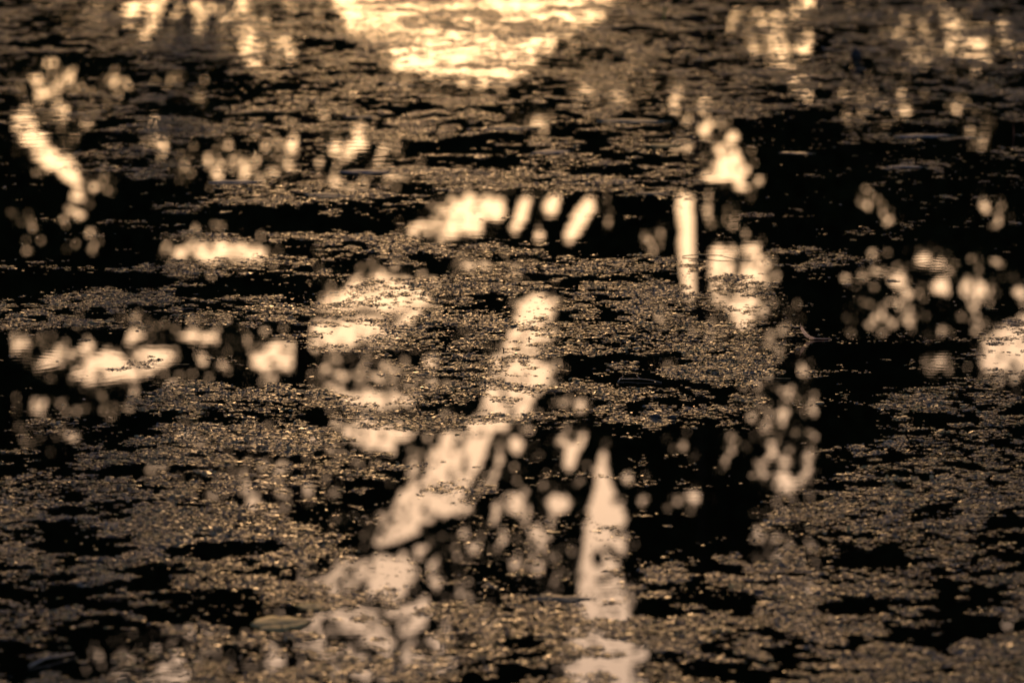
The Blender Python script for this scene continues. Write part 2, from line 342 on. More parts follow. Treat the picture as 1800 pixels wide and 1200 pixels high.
# limbs and slanting blades of foliage that cross the openings
for pts, w_ in [([(640, 972), (720, 955), (800, 908)], 7), ([(792, 985), (778, 1040), (752, 1110)], 7), ([(758, 742), (705, 790), (684, 830)], 6), ([(780, 745), (750, 790), (738, 830)], 5),
                ([(872, 762), (862, 800), (818, 880)], 6), ([(600, 1052), (660, 1066), (735, 1050)], 4), ([(660, 1062), (700, 1120)], 5), ([(908, 340), (880, 440)], 5), ([(950, 335), (925, 440)], 7),
                ([(1000, 340), (960, 440)], 7), ([(900, 510), (960, 505), (1000, 530)], 6), ([(560, 560), (640, 545), (700, 560)], 4), ([(200, 600), (235, 640)], 4), ([(1300, 430), (1290, 515)], 3), ([(255, 0), (250, 40)], 3), ([(1112, 1003), (1068, 962)], 5), ([(1115, 925), (1082, 935)], 4), ([(1100, 865), (1078, 880)], 3), ([(1050, 1020), (1100, 1000)], 3)]:
    HM &= ~in_stroke(pts, w_)
# beyond the picture the same kind of openings go on
out = (GX < -20) | (GX > 1830) | (GY < -10) | (GY > 1215)
HM |= out & (fbm(GX/70, GY/90, 3, 77) > .62)
HM2 = grow(HM, 9)
def hole(px, py, HM=HM):
    i = np.clip(((px-gx0)/gs).astype(int), 0, GX.shape[1]-1); j = np.clip(((py-gy0)/gs).astype(int), 0, GX.shape[0]-1)
    r = HM[j, i]
    o = (px < gx0) | (px > gx1) | (py < gy0) | (py > gy1)
    return np.where(o, fbm(px/90, py/110, 3, 78) > .6, r)

# ------------------------------------------------------------------ setting: water, pond bed bank
def sheet(name, x0, x1, y0, y1, z, mat, n=1):
    return mesh_py(name, [(x0, y0, z), (x1, y0, z), (x1, y1, z), (x0, y1, z)], [(0, 1, 2, 3)], mat)
tag(sheet('pond_water', -160, 160, -30, 50, 0.0, M['water']), kind='structure')
# far bank: one ground sheet that rises out of the water and runs to the horizon
bx = np.linspace(-400, 400, 61); by = np.concatenate([np.linspace(44, 62, 14), [75, 100, 160, 300, 700, 1500]])
BX, BY = np.meshgrid(bx, by)
BZ = np.clip((BY-48.5)*.16, -.6, 1.2) + (fbm(BX/6, BY/6, 3, 5)-.5)*.5 + np.clip(BY-62, 0, 1e9)*.001
Vb = np.stack([BX, BY, BZ], -1).reshape(-1, 3); nx = len(bx); ny = len(by)
ii, jj = np.meshgrid(np.arange(nx-1), np.arange(ny-1)); q = (jj*nx+ii).ravel()
mo = mesh_np('far_bank', Vb, np.full(len(q), 4), np.stack([q, q+1, q+nx+1, q+nx], 1), M['bank'], smooth=True); tag(mo, kind='structure')

# ------------------------------------------------------------------ trees across the pond
TREE_Y = 56.0
# (trunk place in the mirror image px, trunk radius, height, depth, description)
def tree_x(px, y): return (px-900)/F*(y*cp + (CAM_H+7)*sp_)
TREES = []
for i, (px, r, h, dy, lab) in enumerate([
    (-2300, .28, 17, 1.5, 'broad dark tree at the far left end of the opposite bank'),
    (-900, .22, 16, -.5, 'tall tree on the opposite bank beside the broad leftmost one'),
    (15, .20, 17, .8, 'leafy tree whose mirror image darkens the left edge of the pond'),
    (520, .16, 16, -.6, 'tree just left of the widest golden opening on the opposite bank'),
    (1233, .055, 15, -1.6, 'slim straight young tree beside the tall narrow sky gap'),
    (1465, .2, 18, .6, 'thick tree right of the slim young one on the opposite bank'),
    (2300, .22, 16, -.4, 'tree on the opposite bank just past the right edge of the reflection'),
    (3500, .3, 17, 1.2, 'wide tree second from the right end of the opposite bank'),
    (5000, .26, 18, 0, 'tree at the far right end of the opposite bank')]):
    y = TREE_Y+dy; TREES.append([tree_x(px, y), y, r, h, lab])
TX = np.array([t[0] for t in TREES])
def leaves(n, x0, x1, z0, z1, y0, y1, L, Wd, HM=HM):
    x = rng.uniform(x0, x1, n); z = rng.uniform(z0, z1, n); y = rng.uniform(y0, y1, n)
    px, py = mproj(x, y, z)
    k = ~hole(px, py, HM)
    # ragged tops
    top = 14.5 + 3.5*(fbm(x/3.0, x*0+3, 3, 91)-.5)*2
    k &= z < top
    return x[k], y[k], z[k], np.full(k.sum(), L), np.full(k.sum(), Wd)
parts = [leaves(360000, -5.9, 5.9, 3.4, 12.6, 54.2, 57.6, .08, .05), leaves(70000, -5.9, 5.9, 3.4, 12.6, 54.6, 57.6, .20, .14, HM2),
         leaves(60000, -34, -5.9, .6, 15.5, 53.5, 58.5, .20, .11), leaves(60000, 5.9, 34, .6, 15.5, 53.5, 58.5, .20, .11),
         leaves(12000, -5.9, 5.9, .6, 3.4, 53.5, 58.5, .16, .09), leaves(16000, -5.9, 5.9, 12.6, 16.5, 54, 58, .13, .08)]
LX, LY, LZ, LL, LW = [np.concatenate([p[i] for p in parts]) for i in range(5)]
owner = np.argmin(np.abs(LX[:, None] + (fbm(LZ/2, LY/2, 2, 33)[:, None]-.5)*2 - TX[None]), 1)
def leaf_mesh(name, idx, parent):
    x, y, z, l, wd = LX[idx], LY[idx], LZ[idx], LL[idx], LW[idx]; n = len(x)
    a = rng.uniform(0, 2*np.pi, n); tl = rng.uniform(-.9, .9, n); rl = rng.uniform(-.9, .9, n)
    # leaf plane: axis u in xz plane tilted, v perpendicular
    u = np.stack([np.cos(a), np.sin(tl)*.6, np.sin(a)], 1); u /= np.linalg.norm(u, axis=1)[:, None]
    v = np.stack([-np.sin(a), np.sin(rl), np.cos(a)], 1); v /= np.linalg.norm(v, axis=1)[:, None]
    s = rng.uniform(.7, 1.3, n)[:, None]; lu = u*(l[:, None]*s/2); lv = v*(wd[:, None]*s/2)
    c = np.stack([x, y, z], 1) - np.array([parent.location[:]])
    V = np.stack([c-lu, c+lv-lu*.1, c+lu, c-lv-lu*.1], 1).reshape(-1, 3)
    return mesh_np(name, V, np.full(n, 4), np.arange(4*n), M['leaf'], parent)
for i, (tx, ty, r, h, lab) in enumerate(TREES):
    t = empty('tree', (tx, ty, .5)); tag(t, lab, 'tree', 'trees along the opposite bank of the pond')
    trk = []; rad = []; bend = random.uniform(-.15, .15)
    for k in range(9):
        f = k/8; trk.append((bend*math.sin(f*5), .2*math.sin(f*3+i), -.3 + f*(h-1.5))); rad.append(r*(1-.8*f)*(1.35 if k == 0 else 1))
    V, Fs = tube(trk, rad, 9); mesh_py('trunk', V, Fs, M['bark'], t, True)
    mb = MB()
    for k in range(22):                                   # limbs, kept to where the foliage hides them
        f = random.uniform(.2, .95); z0 = -.3+f*(h-1.5); sgn = random.choice((-1, 1)); ln = random.uniform(1.0, 2.6)*(1.1-f*.6)
        pts = []; ok = True
        for j in range(6):
            g = j/5; p = (bend*math.sin(f*5)+sgn*ln*g, random.uniform(-.1, .1)+ln*.3*g*random.choice((-1, 1)), z0+ln*g*random.uniform(.45, .6)); pts.append(p)
            qx, qy = mproj(tx+p[0], ty+p[1], .5+p[2])
            if bool(hole(np.array([qx]), np.array([qy]))[0]) and -50 < qx < 1850: ok = False
        if ok or random.random() < .12:
            r0 = r*(1-.8*f)*.5; V, Fs = tube(pts, [r0*(1-.8*j/5) for j in range(6)], 5); mesh_py('branch', V, Fs, M['bark'], t, True)
    idx = np.nonzero(owner == i)[0]
    c = leaf_mesh('crown', idx, t); c['kind'] = 'stuff'

# ------------------------------------------------------------------ duckweed
# how thickly the weed lies: strokes (kind, shape, cover) given where they lie on the pond
cx_ = np.arange(-300, 2101, 6.0); cy_ = np.arange(-60, 1301, 4.0); DX, DY = np.meshgrid(cx_, cy_)
D = np.full(DX.shape, .02)
def P(c, *pts): D[in_poly(DX, DY, list(pts))] = c
def E(c, *e): D[in_ell(DX, DY, e)] = c
def B(c, x0, y0, x1, y1): D[(DX > x0) & (DX < x1) & (DY > y0) & (DY < y1)] = c
B(.68, -300, -60, 2100, 100); B(.45, -300, -60, 150, 100); B(.55, 1150, -60, 2100, 100)
B(.62, 230, 90, 1250, 240); B(.36, -300, 100, 240, 240); B(.62, 1240, 90, 2100, 170); B(.38, 1240, 165, 2100, 215)
E(.06, 130, 118, 150, 14); E(.05, 270, 132, 100, 14); E(.04, 390, 150, 60, 14); E(.05, 300, 190, 80, 12); E(.06, 660, 213, 120, 10)
E(.1, 830, 155, 70, 8); E(.08, 915, 190, 60, 8)
P(.66, (330,235),(560,205),(900,200),(1240,215),(1240,345),(900,340),(760,330),(640,340),(560,310),(420,300))
E(.08, 520, 270, 200, 30); E(.1, 380, 290, 150, 25); E(.06, 700, 258, 90, 16); E(.05, 680, 320, 60, 9); E(.06, 1050, 297, 110, 7); E(.06, 1130, 262, 60, 8)
E(.06, 610, 300, 60, 14)
P(.55, (160,235),(330,235),(330,300),(240,312),(150,300),(100,270)); 
P(.4, (1000,180),(1240,190),(1240,300),(1060,300))
E(.55, 1290, 190, 130, 14); E(.5, 1330, 208, 160, 7); E(.45, 1400, 250, 110, 6); E(.5, 1500, 215, 150, 8); E(.75, 1620, 241, 95, 9); E(.6, 1760, 205, 80, 6)
E(.6, 1600, 292, 110, 6); E(.6, 1770, 272, 110, 9); E(.5, 1770, 315, 80, 10); E(.45, 1640, 268, 80, 6); E(.3, 1700, 345, 60, 8); E(.3, 1440, 303, 50, 4)
E(.3, 1740, 390, 80, 5); E(.06, 1430, 270, 90, 10)
E(.75, 380, 356, 115, 15); E(.75, 560, 340, 170, 18); E(.6, 690, 345, 60, 14); E(.7, 620, 372, 80, 5); E(.7, 420, 322, 80, 6)
P(.82, (265,408),(400,402),(560,402),(700,408),(760,420),(900,425),(1000,440),(1060,455),(1180,455),(1240,462),(1240,480),(1000,500),(700,470),(600,455),(480,430),(330,420))
P(.8, (480,405),(720,410),(740,440),(520,430))
E(.7, 1420, 456, 80, 10); E(.65, 1470, 456, 70, 6); E(.3, 1380, 440, 50, 10); E(.35, 1500, 440, 60, 4)
E(.7, 70, 465, 85, 8); E(.65, 200, 474, 80, 7); E(.75, 330, 470, 90, 11); E(.8, 460, 458, 90, 9); E(.6, 520, 482, 90, 12); E(.6, 350, 500, 60, 6)
P(.85, (-300,540),(0,532),(120,512),(250,510),(400,520),(560,522),(640,500),(760,480),(900,450),(1240,470),(1360,500),(1380,600),(1340,660),(1330,745),(950,745),(900,735),(850,745),(640,750),(560,720),(620,690),(700,640),(560,600),(500,585),(400,570),(300,562),(180,578),(60,580),(-300,590))
E(.2, 160, 548, 60, 7); E(.1, 600, 458, 65, 13); E(.12, 520, 520, 60, 9); E(.6, 560, 560, 80, 16)
P(.86, (600,500),(740,505),(760,530),(700,590),(560,612),(500,600),(560,560))
E(.55, 600, 590, 70, 14); E(.4, 700, 490, 90, 5)
E(.02, 780, 578, 50, 14); E(.1, 870, 452, 30, 8); E(.25, 955, 525, 50, 14); E(.2, 950, 550, 60, 7); E(.15, 1070, 530, 75, 16); E(.25, 1080, 490, 60, 8)
E(.4, 1150, 520, 60, 20); E(.25, 1190, 490, 50, 18); E(.35, 1250, 540, 60, 30); E(.22, 920, 632, 50, 12); E(.28, 930, 660, 70, 14); E(.02, 1015, 650, 55, 11)
E(.04, 1010, 632, 40, 5); E(.12, 1110, 630, 70, 6); E(.15, 1120, 668, 50, 10); E(.05, 1000, 700, 60, 16); E(.15, 900, 700, 60, 20); E(.12, 770, 640, 50, 4); E(.1, 660, 690, 60, 14)
E(.15, 1150, 580, 40, 7); E(.12, 1230, 505, 50, 6); E(.15, 780, 668, 60, 5)
P(.18, (1330,520),(1400,560),(1420,600),(1360,640),(1330,620)); E(.3, 1380, 592, 100, 5); E(.45, 1570, 592, 120, 6); E(.3, 1500, 588, 60, 4)
P(.4, (1640,560),(1700,540),(1800,535),(2100,530),(2100,700),(1800,690),(1700,660)); E(.12, 1760, 590, 50, 24)
P(.7, (215,700),(300,672),(440,668),(560,675),(600,700),(560,735),(480,730),(400,735),(250,712)); E(.25, 330, 718, 120, 12)
P(.35, (540,690),(620,715),(600,745),(500,760),(400,740)); E(.65, 320, 745, 70, 10); E(.5, 600, 655, 40, 5)
P(.6, (60,775),(300,760),(420,745),(560,755),(680,790),(740,800),(700,850),(640,900),(560,1000),(560,1100),(640,1150),(760,1200),(760,1300),(-300,1300),(-300,800))
B(.55, -300, 870, 60, 1300); P(.14, (0,700),(260,720),(220,775),(0,775))
E(.12, 190, 890, 60, 16); E(.12, 160, 960, 80, 12); E(.15, 300, 840, 60, 10); E(.12, 450, 965, 90, 14); E(.1, 380, 1075, 90, 40); E(.15, 560, 860, 70, 18); E(.1, 590, 910, 60, 30); E(.15, 240, 1120, 70, 20); E(.1, 520, 1130, 60, 14)
E(.12, 60, 1050, 60, 12); E(.14, 280, 1000, 70, 10); E(.7, 430, 905, 110, 22); E(.7, 470, 1030, 90, 12)
P(.06, (700,760),(860,750),(870,850),(800,930),(690,960),(650,940),(690,860)); E(.45, 790, 855, 80, 8); E(.4, 700, 830, 50, 12)
P(.2, (560,960),(660,970),(790,1000),(800,1100),(740,1180),(600,1150),(560,1080))
P(.8, (740,1060),(940,1048),(1060,1046),(1110,1100),(1120,1300),(700,1300),(700,1180),(760,1120)); P(.5, (1005,1060),(1100,1060),(1130,1300),(1000,1300))
P(.1, (800,900),(1010,900),(1010,1040),(850,1040),(790,980)); E(.2, 860, 1010, 60, 12); E(.22, 940, 800, 50, 6); E(.3, 870, 870, 40, 6)
P(.3, (1020,900),(1110,930),(1120,1045),(1080,1045)); P(.55, (1110,1000),(1220,960),(1330,930),(1420,900),(1420,1300),(1110,1300))
P(.62, (1330,930),(1400,850),(1460,840),(1560,780),(1560,700),(1650,670),(1800,650),(2100,640),(2100,1300),(1330,1300))
E(.5, 1530, 795, 110, 8); E(.3, 1380, 880, 60, 8); E(.15, 1420, 930, 60, 14); E(.18, 1240, 1040, 90, 14); E(.15, 1560, 1060, 90, 14); E(.15, 1640, 1110, 110, 16); E(.15, 1330, 1120, 80, 10)
E(.2, 1640, 900, 60, 10); E(.18, 1750, 960, 60, 8); E(.3, 1600, 740, 60, 12); E(.7, 1660, 830, 80, 12); E(.2, 1210, 1150, 80, 16)
E(.3, 885, 715, 70, 24); E(.58, 935, 605, 45, 40); E(.12, 925, 548, 60, 12); E(.3, 905, 575, 40, 16)
# soften across the pond, keep the edges of the mats fairly crisp
def blur(A, kx, ky):
    for ax, k in ((1, kx), (0, ky)):
        for _ in range(2):
            c = np.cumsum(np.pad(A, [(k+1, k) if a == ax else (0, 0) for a in (0, 1)], 'edge'), axis=ax)
            n = A.shape[ax]; A = (np.take(c, range(2*k+1, 2*k+1+n), ax) - np.take(c, range(0, n), ax))/(2*k+1)
    return A
D = blur(D, 2, 1)
def cover(px, py):
    i = np.clip(((px+300)/6).astype(int), 0, D.shape[1]-1); j = np.clip(((py+60)/4).astype(int), 0, D.shape[0]-1)
    return D[j, i]

def frond_cluster(nf, seed, rad=.0019):
    """overlapping little oval fronds, each a shallow lifted dome"""
    r = np.random.default_rng(seed); V = []; Fs = []; sh = []
    cx = cy = 0.0
    for f in range(nf):
        if f: 
            a = r.uniform(0, 2*np.pi); d = r.uniform(.0024, .0042)*(1 if f < 3 else 1.7); cx, cy = math.cos(a)*d, math.sin(a)*d
        rx = rad*r.uniform(.75, 1.3); ry = rx*r.uniform(.6, .95); th = r.uniform(0, 2*np.pi)
        tx, ty = r.normal(0, .11, 2); z0 = r.uniform(.0001, .0006); b = len(V)
        if r.random() < .10: tx += r.uniform(-.8, .8); ty += r.uniform(-.4, .4); z0 += .0006
        pts = [(0, 0, .00015)]
        for k in range(6):
            t = 2*math.pi*k/6; pts.append((rx*math.cos(t), ry*math.sin(t), 0.0))
        for (x, y, z) in pts:
            X = x*math.cos(th)-y*math.sin(th); Y = x*math.sin(th)+y*math.cos(th)
            V.append((cx+X, cy+Y, z0+z+X*tx+Y*ty))
        s = r.uniform(0, 1)
        for k in range(6): Fs.append((b, b+1+k, b+1+(k+1) % 6)); sh.append(s)
    V = np.array(V); V[:, 2] = np.maximum(V[:, 2], .00015)
    return V, Fs, sh
protos = []
spots = [(520, 420), (60, 540), (980, 730), (1250, 700), (1100, 590), (470, 455), (700, 700), (1600, 850), (850, 560), (330, 690)]
for i in range(10):
    nf = (1, 2, 3, 4, 6, 7, 8, 9, 5, 3)[i]
    V, Fs, sh = frond_cluster(nf, 100+i)
    o = mesh_np('duckweed_clump', V, np.full(len(Fs), 3), np.array(Fs), M['weed'], smooth=True, attrs={'shade': ('FACE', 'FLOAT', sh)})
    x, y = W(*spots[i]); o.location = (float(x), float(y), 0); tag(o, kind='stuff'); protos.append(o)

# candidate places over the water that the picture and a step to either side of it can show
N = 2000000
yy = rng.uniform(7.6, 18.6, N); xx = rng.uniform(-1, 1, N)*(yy*.1 + .75)
ok = rng.random(N) < (yy*.1+.75)/(18.6*.1+.75); xx, yy = xx[ok], yy[ok]
px, py = proj(xx, yy, 0*xx)
dn = cover(px, py)
field = .12*fbm(xx*3, yy*2.5, 2, 3) + .42*fbm(xx*8, yy*8, 3, 21) + .46*fbm(xx*30, yy*27, 3, 63)
dn = np.clip(1.12*dn-.07, .0, .93)*np.interp(py, [0, 200, 350, 450, 700, 800, 1200], [.92, .9, .93, .9, .88, .93, 1.0])
rk = np.sort(field[::50]); u = np.searchsorted(rk, field)/len(rk)
soft = rng.normal(0, .045, len(xx))
thin = np.interp(py, [800, 1000], [.0, .10]) + np.interp(fbm(xx*5, yy*5, 3, 204), [.3, .45, .6, .7], [.16, .34, .58, .7])
keep = (u + soft < dn) & (rng.random(len(xx)) < thin)
speck = (rng.random(len(xx)) < .012 + .04*(fbm(xx*1.5, yy*1.5, 3, 88) > .55) + .07*(u < dn+.12)) & (dn < .3) & (dn > .01)
# open bright lanes stay nearly free of specks
sel = keep | speck
xs, ys = xx[sel], yy[sel]; edge = (u[sel] > dn[sel]*.8); spk = (speck & ~keep)[sel]
n = len(xs); print('duckweed clumps', n)
idx = np.where(edge, rng.integers(0, 4, n), rng.integers(2, 10, n)); idx = np.where(spk, rng.integers(0, 3, n), idx)
zz = rng.uniform(0, .0005, n) + np.clip((fbm(xs*14, ys*14, 2, 12)-.55), 0, 1)*.006*(~edge)
sc = np.exp(rng.normal(-.06, .34, n))*np.where(spk, 1.0, 1.15)
# gentle local heaping of the mat tilts whole clumps
tx = (fbm(xs*26, ys*26, 2, 71)-.5)*.22*(~edge); ty = (fbm(xs*26, ys*26, 2, 83)-.5)*.22*(~edge)
mw = bpy.data.meshes.new('duckweed'); mw.vertices.add(n); mw.vertices.foreach_set('co', np.stack([xs, ys, zz], 1).astype(np.float32).ravel())
a = mw.attributes.new('idx', 'INT', 'POINT'); a.data.foreach_set('value', idx.astype(np.int32))
a = mw.attributes.new('scl', 'FLOAT', 'POINT'); a.data.foreach_set('value', sc.astype(np.float32))
a = mw.attributes.new('rot', 'FLOAT_VECTOR', 'POINT'); a.data.foreach_set('vector', np.stack([tx, ty, rng.uniform(0, 6.283, n)], 1).astype(np.float32).ravel())
weed = bpy.data.objects.new('duckweed', mw); COL.objects.link(weed); tag(weed, 'brown grey duckweed and algae mats drifting on black pond water', 'duckweed', kind='stuff')
g = bpy.data.node_groups.new('scatter', 'GeometryNodeTree')
g.interface.new_socket('Geometry', in_out='INPUT', socket_type='NodeSocketGeometry'); g.interface.new_socket('Geometry', in_out='OUTPUT', socket_type='NodeSocketGeometry')
gi = g.nodes.new('NodeGroupInput'); go = g.nodes.new('NodeGroupOutput'); iop = g.nodes.new('GeometryNodeInstanceOnPoints'); iop.inputs['Pick Instance'].default_value = True
prev = None; jn = g.nodes.new('GeometryNodeGeometryToInstance')
for o in reversed(protos):
    q = g.nodes.new('GeometryNodeObjectInfo'); q.transform_space = 'ORIGINAL'; q.inputs['Object'].default_value = o
    g.links.new(q.outputs['Geometry'], jn.inputs[0])
def named(nm, typ):
    q = g.nodes.new('GeometryNodeInputNamedAttribute'); q.data_type = typ; q.inputs['Name'].default_value = nm; return q.outputs['Attribute']
g.links.new(gi.outputs[0], iop.inputs['Points']); g.links.new(jn.outputs[0], iop.inputs['Instance'])
g.links.new(named('idx', 'INT'), iop.inputs['Instance Index']); g.links.new(named('scl', 'FLOAT'), iop.inputs['Scale']); g.links.new(named('rot', 'FLOAT_VECTOR'), iop.inputs['Rotation'])
g.links.new(iop.outputs[0], go.inputs[0])
md = weed.modifiers.new('scatter', 'NODES'); md.node_group = g

# ------------------------------------------------------------------ single floating things
def leaf_pad(px, py, wpx, asp, rz, mat, label, name='floating_leaf', cat='leaf', group='leaves floating among the duckweed', lift=.03, pointed=.6, vein=True, seed=0):
    x, y = W(px, py); x, y = float(x), float(y); sc = y/11.35
    L = wpx*PXM*sc; t = empty(name, (x, y, .0006), R(rz)); tag(t, label, cat, group)
    r = random.Random(seed+int(px)); V = []; Fs = []; n, m = 12, 6
    ph = r.uniform(0, 6)
    for i in range(n+1):
        f = i/n; wd = L*asp*.5*(math.sin(math.pi*min(max(f, .015), .985)))**pointed*(1+.12*math.sin(9*f+ph)+.10*math.sin(23*f+2*ph)+r.uniform(-.07, .07))
        for j in range(m+1):
            s = j/m*2-1
            z = L*lift*.12*(abs(s)**2*.8 + .5*math.sin(f*5+ph)*(f-.4)*.6) + L*.004*math.sin(13*f+3*s+ph)
            V.append((L*(f-.5), wd*s + L*.04*math.sin(3*f+ph), max(z, -.0006)+.0008))
    for i in range(n):
        for j in range(m):
            a = i*(m+1)+j; Fs.append((a, a+m+1, a+m+2, a+1))
    b = len(V)                                          # thickness: a skirt and an underside
    low = [(v[0], v[1], v[2]-max(.0012, L*.006)) for v in V]; V += low
    Fs += [tuple(q+b for q in f[::-1]) for f in Fs[:]]
    rim = [j for j in range(m+1)] + [i*(m+1)+m for i in range(1, n+1)] + [n*(m+1)+j for j in range(m-1, -1, -1)] + [i*(m+1) for i in range(n-1, 0, -1)]
    for k in range(len(rim)):
        p, q = rim[k], rim[(k+1) % len(rim)]; Fs.append((p, q, q+b, p+b))
    mesh_py('blade', V, Fs, M[mat], t, True)
    if vein:
        vp = [(L*(i/n-.5), L*.04*math.sin(3*i/n+ph), V[i*(m+1)+m//2][2]+L*.001) for i in range(n+1)]
        vp.append((L*.62, vp[-1][1], .001))
        vV, vF = tube(vp, [L*.010*(1-.4*i/(n+1)) for i in range(n+2)], 5); mesh_py('rib', vV, vF, M['vein'], t, True)
    return t
for a in [
    (410, 321, 85, .5, 8, 'pad_blue', 'slender blue grey leaf lying at the black water left of the upper mats'),
    (574, 344, 78, .75, -10, 'pad_grey', 'mottled green and pale leaf set in the tan upper mat'),
    (895, 226, 75, .6, 4, 'pad_grey', 'blurred grey green leaf just left of a round bright reflection'),
    (1108, 214, 118, .45, 0, 'pad_grey', 'longest blurred grey green leaf, right of the round bright reflection'),
    (635, 206, 60, .5, 12, 'pad_grey', 'blurred grey green leaf furthest up the pond on the left'),
    (640, 303, 88, .5, -6, 'pad_blue', 'grey leaf above the oval bright reflection in the upper mats'),
    (1092, 318, 42, .8, 20, 'pad_grey', 'small round pale green leaf at the edge of the upper mat'),
    (1160, 256, 70, .5, -5, 'pad_yellow', 'olive leaf at the right end of the upper weed mats'),
    (1145, 341, 55, .45, 5, 'pad_grey', 'narrow grey green leaf just above the long dark band of water'),
    (968, 268, 70, .6, 15, 'pad_blue', 'blue grey leaf buried in the middle of the upper mat'),
    (1398, 270, 58, .4, -4, 'pad_brown', 'small golden leaf on black water at the upper right'),
    (1620, 240, 100, .4, 3, 'pad_blue', 'pale grey leaf in the longest blurred streak at the upper right'),
    (1590, 294, 62, .4, -3, 'pad_blue', 'grey leaf in the lower thin streak of weed at the upper right'),
    (492, 1096, 105, 1.1, 14, 'pad_yellow', 'largest yellow green leaf, out of focus near the bottom left'),
    (552, 1066, 52, 1.2, 60, 'pad_yellow', 'small yellow green leaf touching the upper edge of the largest one'),
    (985, 1052, 105, .35, 2, 'pad_grey', 'grey green leaf at the straight dark edge of the bottom mat'),
    (352, 711, 34, .6, 8, 'pad_grey', 'small dark green leaf in the left middle mat'),
    ]:
    leaf_pad(*a)
for a in [(1151, 733, 20, .8, 0, 'pad_dark', 'left one of two small dark humped leaves at the mat edge'),
          (1181, 734, 17, .8, 0, 'pad_dark', 'right one of two small dark humped leaves at the mat edge')]:
    px, py, wp = a[:3]; x, y = W(px, py); r0 = wp*PXM*.5
    V, Fs = [], []
    for i in range(6):
        th = i/5*math.pi/2
        for k in range(12): V.append((r0*math.cos(th)*math.cos(k*math.pi/6)*(1+.1*math.sin(k)), r0*math.cos(th)*math.sin(k*math.pi/6), r0*.5*math.sin(th)))
    for i in range(5):
        for k in range(12): Fs.append((i*12+k, i*12+(k+1) % 12, (i+1)*12+(k+1) % 12, (i+1)*12+k))
    o = mesh_py('humped_leaf', V, Fs, M['pad_dark'], None, True); o.location = (float(x), float(y), .001); tag(o, a[6], 'leaf', 'two humped leaves')

# small rafts of duckweed that float apart from the mats
def raft(px, py, wpx, hpx, nf, label, seed, ang=0, blobs=None):
    r = np.random.default_rng(seed); x0, y0 = W(px, py); V = []; Fs = []; sh = []
    blobs = blobs or [(0, 0, wpx/2, hpx/2)]
    for f in range(nf):
        bx, by, rx, ry = blobs[r.integers(len(blobs))]
        a = r.uniform(0, 6.283); d = math.sqrt(r.random())
        X, Y = W(px+bx+rx*d*math.cos(a), py+by+ry*d*math.sin(a)); v, fs, s = frond_cluster(int(r.integers(1, 4)), int(r.integers(1e6)))
        b = len(V); th = r.uniform(0, 6.28)
        for q in v: V.append((float(X-x0)+q[0]*math.cos(th)-q[1]*math.sin(th), float(Y-y0)+q[0]*math.sin(th)+q[1]*math.cos(th), q[2]+.0003+r.uniform(0, .0006)))
        Fs += [tuple(i+b for i in q) for q in fs]; sh += s
    o = mesh_np('duckweed_raft', np.array(V), np.full(len(Fs), 3), np.array(Fs), M['weed'], None, True, {'shade': ('FACE', 'FLOAT', sh)})
    o.location = (float(x0), float(y0), 0); tag(o, label, 'duckweed raft', 'small rafts of duckweed')
raft(240, 638, 100, 12, 210, 'small cluster of duckweed alone on the wide cream reflection at left', 1, blobs=[(-38, 11, 19, 2.4), (-20, 8, 10, 2), (-7, 0, 16, 5), (20, 0, 12, 5), (16, 8, 15, 2), (36, -5, 11, 2.5)])
raft(266, 626, 9, 2, 10, 'tiny single dot of duckweed above the cluster on the cream reflection', 2)
raft(23, 627, 17, 3, 22, 'pale tiny raft at the left edge inside ripple rings', 3)
raft(1330, 378, 62, 8, 170, 'lone oblong raft on black water right of the tall bright gap', 4)
raft(148, 598, 24, 3, 36, 'thin dark raft across the narrow upright reflection at left', 5)
raft(150, 567, 58, 12, 320, 'dense little raft just below the left mat', 6)
raft(1570, 494, 24, 4, 60, 'dark raft on the largest cluster of round lights at right', 7)
raft(1750, 604, 32, 5, 90, 'dark raft in front of the cream reflection at the right edge', 8)
raft(1487, 500, 20, 3, 30, 'thin raft on the leftmost of the round lights at right', 9)

# feather
def feather():
    x, y = W(1424, 597); t = empty('feather', (float(x), float(y), .001)); tag(t, 'curled pinkish feather standing up from the black water at right', 'feather')
    k = PXM
    ctrl = [(36, 0, 1.2), (22, 0, 1.0), (8, 0, 1.6), (0, 0, 3), (-7, 0, 8), (-12, 0, 14), (-15, 0, 20), (-18, 0, 28)]
    pts = [Vector((a*k, b*k, c*k)) for a, b, c in ctrl]
    V, Fs = tube(pts, [.9*k, .9*k, .9*k, .8*k, .7*k, .6*k, .45*k, .25*k], 6); mesh_py('shaft', V, Fs, M['shaft'], t, True)
    mb = MB(); r = random.Random(4)
    for i in range(90):                                 # barbs
        f = .26+.62*i/89; s = f*7; j = min(int(s), 6); p = pts[j].lerp(pts[j+1], s-j); d = (pts[j+1]-pts[j]).normalized()
        side = 1 if i % 2 else -1
        nrm = Vector((d.z, 0, -d.x)); ln = k*(5.0*math.sin(math.pi*min(1, (f-.2)/.72))**.6)*r.uniform(.75, 1.15)
        e = p + (nrm*side*.8 + d*.75 + Vector((0, r.uniform(-.5, .5), 0))).normalized()*ln
        wv = d*k*.6
        mb.add([p-wv, p+wv, e+wv*.3, e-wv*.3, p+wv+Vector((0, k*.2, 0))], [(0, 1, 2, 3), (1, 4, 2)])
    mb.build('vane', M['feather'], t)
feather()
